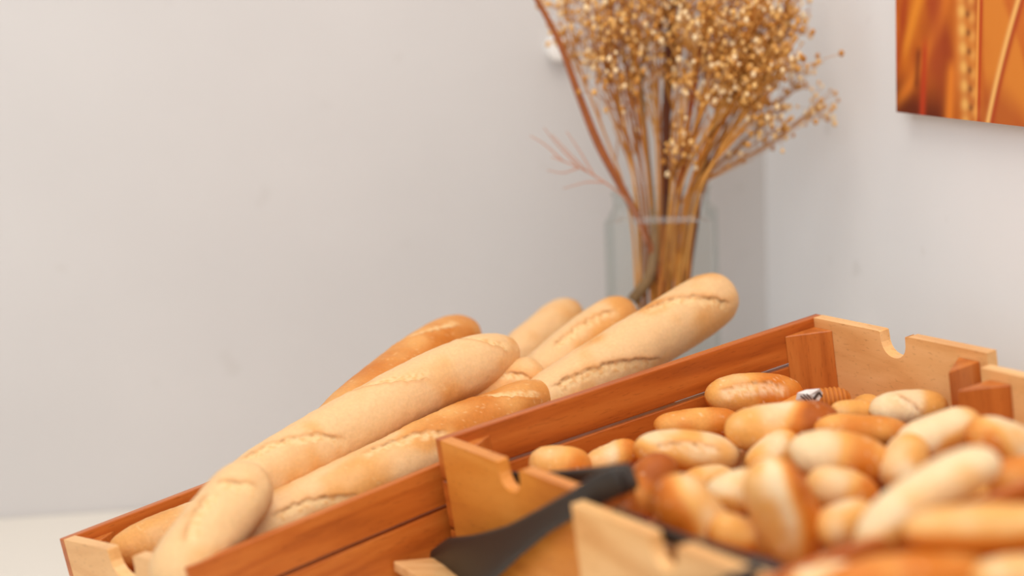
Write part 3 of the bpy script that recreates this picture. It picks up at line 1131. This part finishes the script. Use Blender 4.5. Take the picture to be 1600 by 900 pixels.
tips = [(872, -40), (905, -60), (925, -10), (948, -70), (965, -20), (985, -90), (1000, -30), (1018, -80), (1035, -40), (1055, -90), (1072, -30), (1092, -80),
        (1110, -20), (1128, -70), (1150, -10), (1165, -60), (1188, 0), (1205, -40), (1222, 30), (1240, -10), (1232, 85), (1200, 60), (1160, 50), (940, 60), (990, 50), (1120, 60), (1180, 30), (1212, 100)]
SC_ = [(206, 142, 62), (196, 128, 50), (214, 156, 80), (168, 104, 44), (190, 118, 52)]
for i, (u, v) in enumerate(tips):
    f = (u - 1050) / 190.0
    dt = rng.uniform(-.045, .045)
    bx = 1030 + f * 32 + rng.uniform(-10, 10)
    nkx = 1036 + f * 54 + rng.uniform(-8, 8)
    base = dv(bx, 470 + rng.uniform(0, 60), -dt * .6)
    neck = dv(nkx, 310, dt * .6)
    tip = dv(u, v, dt * 1.6)
    bushy = 18 if u > 1100 else 14
    side = 'leaning left in' if u < 960 else 'leaning right in' if u > 1130 else 'standing upright in'
    spray(base, neck, tip, 'dried golden seed-head stem ' + side + ' the square glass vase', 'dried flower stems ' + side + ' the vase', SC_[i % 5], bushy, 5, 200 + i, sr=.0034,
          rad=rng.uniform(.0018, .0028), spread=.055, start=.40 if u > 1090 else .45)
# drooping side sprigs on the right
for i, (nk, tp) in enumerate((((1075, 285), (1215, 215)), ((1080, 270), (1278, 172)), ((1068, 290), (1196, 190)), ((1060, 280), (1250, 130)))):
    spray(dv(1030, 480, 0), dv(1062, 322, -.02), dv(*tp, -.03 + .02 * i), 'thin dried stem drooping low to the right of the bunch, towards the wall corner', 'drooping dried stems at the right of the bunch', (190, 130, 60), 7, 4, 260 + i,
          rad=.0013, spread=.03, start=.78)
spray(dv(1045, 500, 0), dv(1060, 322, -.03), dv(1070, 240, -.05), 'short dried stem with a few seed heads just above the vase rim', None, (180, 116, 50), 9, 4, 281, rad=.0014, spread=.02, start=.55)


def branch(name, pts, radii, c, label, group=None, twigs=(), sm=10, cat='branch'):
    P = spline([dv(*p) for p in pts], sm)
    rr = np.interp(np.linspace(0, 1, len(P)), np.linspace(0, 1, len(radii)), radii)
    root = empty(name, Matrix.Translation(P[0]), label, cat, group)
    o0 = P[0]
    V, Fc = [], []
    tube(V, Fc, [p - o0 for p in P], list(rr), 8)
    m = mesh_np('stem', V, Fc)
    set_col(m, stem_col(len(V), c, len(label)))
    link('stem', m, M['stem'], root)
    if twigs:
        V, Fc = [], []
        for tw in twigs:
            T = spline([dv(*p) for p in tw], 6)
            tube(V, Fc, [p - o0 for p in T], list(np.linspace(.0011, .0005, len(T))), 5)
        m = mesh_np('twigs', V, Fc)
        set_col(m, stem_col(len(V), c, 5))
        tag(link('twigs', m, M['stem'], root), kind='stuff')
    return root


branch('bare_branch', [(1040, 470, .0), (1010, 370, -.02), (975, 300, -.03), (935, 225, -.03), (905, 150, -.03), (872, 62, -.03), (825, -25, -.03)],
       [.0052, .005, .0055, .006, .0052, .0045, .0035], (150, 84, 42), 'thick bare reddish brown branch leaning out to the left of the vase')
branch('bare_branch', [(1030, 500, .02), (1048, 400, .0), (1062, 300, -.01), (1076, 190, -.02), (1098, 60, -.02), (1110, -30, -.02)], [.004, .004, .004, .0035, .003, .003], (150, 66, 34),
       'reddish upright stem right of the centre of the dried bunch')
branch('bare_branch', [(1050, 520, .03), (1040, 400, .02), (1040, 290, .02), (1042, 150, .03), (1050, 40, .03), (1062, -50, .03)], [.0055, .005, .006, .006, .006, .005], (92, 44, 20),
       'dark brown upright stem at the heart of the dried bunch')
branch('bare_branch', [(1065, 520, .02), (1078, 400, .02), (1096, 290, .02), (1106, 230, .02), (1130, 150, .03)], [.005, .005, .0055, .005, .003], (84, 44, 20),
       'short dark brown stem at the right of the vase neck')
branch('bare_branch', [(988, 470, -.02), (1015, 430, -.02), (1022, 370, -.01), (1018, 310, 0), (1008, 200, 0), (1000, 100, 0)], [.008, .007, .0055, .004, .003, .002], (134, 104, 70),
       'thick grey brown stem bending to the left inside the vase')
branch('dried_twig', [(1010, 380, -.03), (985, 320, -.04), (945, 285, -.05), (905, 262, -.05), (862, 245, -.05)], [.0014, .0013, .0012, .001, .0007], (196, 140, 112),
       'thin pinkish twig spreading low to the left over the vase rim',
       twigs=[[(930, 277, -.05), (905, 235, -.05), (885, 205, -.05)], [(905, 262, -.05), (870, 225, -.05), (850, 200, -.06)], [(880, 252, -.05), (850, 225, -.05), (828, 212, -.05)],
              [(945, 285, -.05), (915, 285, -.05), (880, 295, -.05)], [(905, 262, -.05), (880, 270, -.05), (855, 266, -.05)], [(920, 270, -.05), (895, 245, -.06), (862, 210, -.06)]], cat='twig')

# ------------------------------------------------------------------ small white disc on the back wall
d = ray(872, 76)
C = d * ((J0 @ wn + .0) / (d @ wn))
bm = bmesh.new()
bmesh.ops.create_cone(bm, cap_ends=True, segments=32, radius1=.020, radius2=.017, depth=.02)
mw = Matrix.Translation(C + wn * .0101) @ Vector(wn).to_track_quat('Z', 'Y').to_matrix().to_4x4()
o = bm_obj('wall_button', bm, M['white'], None, bevel=.003, shade=False)
o.matrix_world = mw
tag(o, 'small round white button on the back wall behind the bare branch', 'wall fitting')

# ------------------------------------------------------------------ canvas print of ripe wheat on the right wall
OFF = 0.022
d = ray(1401, 175)
base_pt = corner + rn * OFF
C = d * ((base_pt @ rn) / (d @ rn))
root = empty('wheat_picture', Matrix(((rd[0], 0, rn[0], C[0]), (rd[1], 0, rn[1], C[1]), (0, 1, 0, C[2]), (0, 0, 0, 1))),
             'orange canvas print of ripe wheat hanging on the right wall', 'picture')
PW, PH_ = 0.50, 0.62
pxm = 1.0 / (F / (C @ FW))                   # metres across the view per pixel at the corner
end = project((C + rd * .1)[None, :])[0]
kx = .1 / (end[0] - 1401)                    # metres along the wall per pixel
gx, gy = 230, 240
sx = np.linspace(0, PW, gx)
sy = np.linspace(0, PH_, gy)
X, Y = np.meshgrid(sx, sy, indexing='ij')
u = (X / kx).ravel()
v = (Y / pxm).ravel()                         # pixels right of and above the print's lower left corner
Pn = np.stack([u / 60, v / 200, u * 0], 1)
n1 = vnoise(Pn, 1.7, 5)
n2 = vnoise(np.stack([u / 18 + v / 60, v / 140, u * 0], 1), 1.0, 9)
cR, cO, cY, cD = [lin(c) for c in ((172, 66, 26), (224, 128, 34), (246, 196, 116), (92, 30, 14))]
col = mix(cR, cO, smooth(.25, .85, n1 * .45 + n2 * .55) * .75)
col = mix(col, lin((150, 58, 28)), np.exp(-((u - 68) / 26) ** 2) * (1 - smooth(110, 190, v)) * .75)
col = mix(col, cD, (1 - smooth(2, 70, v + (u - 5) * .35 - 10)) * (1 - smooth(60, 100, u)) * .9)
right = smooth(122, 134, u)
col = mix(col, mix(lin((222, 134, 50)), lin((198, 92, 34)), smooth(.4, .8, n2 * .6 + n1 * .4)), right)
col = mix(col, lin((166, 66, 30)), right * (1 - smooth(5, 60, v - 20 * np.sin(u / 18))) * .6)


def line(p, q, w, c, amt, bow=0.0):
    global col
    A, B = np.array(p, float), np.array(q, float)
    ab = B - A
    L = np.linalg.norm(ab)
    ab /= L
    s = ((u - A[0]) * ab[0] + (v - A[1]) * ab[1]) / L
    dd = (u - A[0]) * -ab[1] + (v - A[1]) * ab[0] - bow * L * (1 - (2 * s - 1) ** 2)
    k = np.exp(-(dd / w) ** 2) * smooth(-.15, .15, s) * (1 - smooth(.85, 1.15, s))
    col = mix(col, lin(c), k * amt)


line((2, 15), (84, 215), 9, (226, 128, 42), .9, -.06)
line((12, 90), (52, 230), 8, (236, 146, 46), .9)
line((2, 70), (20, 210), 7, (170, 56, 24), .7)
line((40, -20), (46, 110), 5, (196, 64, 30), .9)
line((32, 40), (36, 100), 5, (110, 36, 20), .7)
line((80, -25), (86, 80), 7, (234, 134, 44), .9)
line((60, 60), (66, 200), 12, (176, 74, 36), .6)
line((94, 40), (98, 230), 7, (224, 130, 52), .7)
for k in range(14):
    yy = 4 + k * 27
    for dx_, cc in ((-6, (246, 190, 104)), (7, (236, 166, 84))):
        kk = np.exp(-((u - (111 - k * .9 + dx_)) / 6.0) ** 2 - ((v - yy - dx_ * 1.4) / 11) ** 2)
        col = mix(col, lin(cc), kk * .9)
    kk = np.exp(-((u - (112 - k * .9)) / 4) ** 2 - ((v - yy - 15) / 5.5) ** 2)
    col = mix(col, lin((112, 40, 16)), kk * .8)
line((123, -5), (131, 330), 2.2, (190, 66, 26), .9)
line((119, -5), (127, 330), 2.0, (248, 170, 80), .7)
line((133, -40), (204, 250), 4.2, (176, 58, 24), .95, .02)
line((129, -40), (199, 250), 3.2, (248, 190, 110), .95, .02)
line((197, -5), (204, 200), 4, (176, 60, 26), .9)
line((203, -5), (210, 200), 3, (250, 190, 100), .8)
for k in range(14):                           # more stalks out of the frame
    x0 = 230 + k * 30
    line((x0, -5), (x0 + rng.uniform(-20, 60), 800), 4, rng.choice([(252, 200, 120), (170, 60, 24), (236, 140, 44)]), .8, rng.uniform(-.05, .05))
V = np.stack([X.ravel(), Y.ravel(), np.zeros(gx * gy)], 1)
i = np.arange(gx - 1)[:, None] * gy
j = np.arange(gy - 1)[None, :]
q = np.stack([i + j, i + gy + j, i + gy + j + 1, i + j + 1], -1).reshape(-1, 4)
m = mesh_np('printed_front', V, [tuple(map(int, f)) for f in q])
set_col(m, col)
link('printed_front', m, M['print'], root, Matrix.Translation((0, 0, .0004)), False)
bm = bmesh.new()
box_bm(bm, 0, PW, 0, PH_, -.018, 0)
bm_obj('canvas_frame', bm, M['canvas'], root)
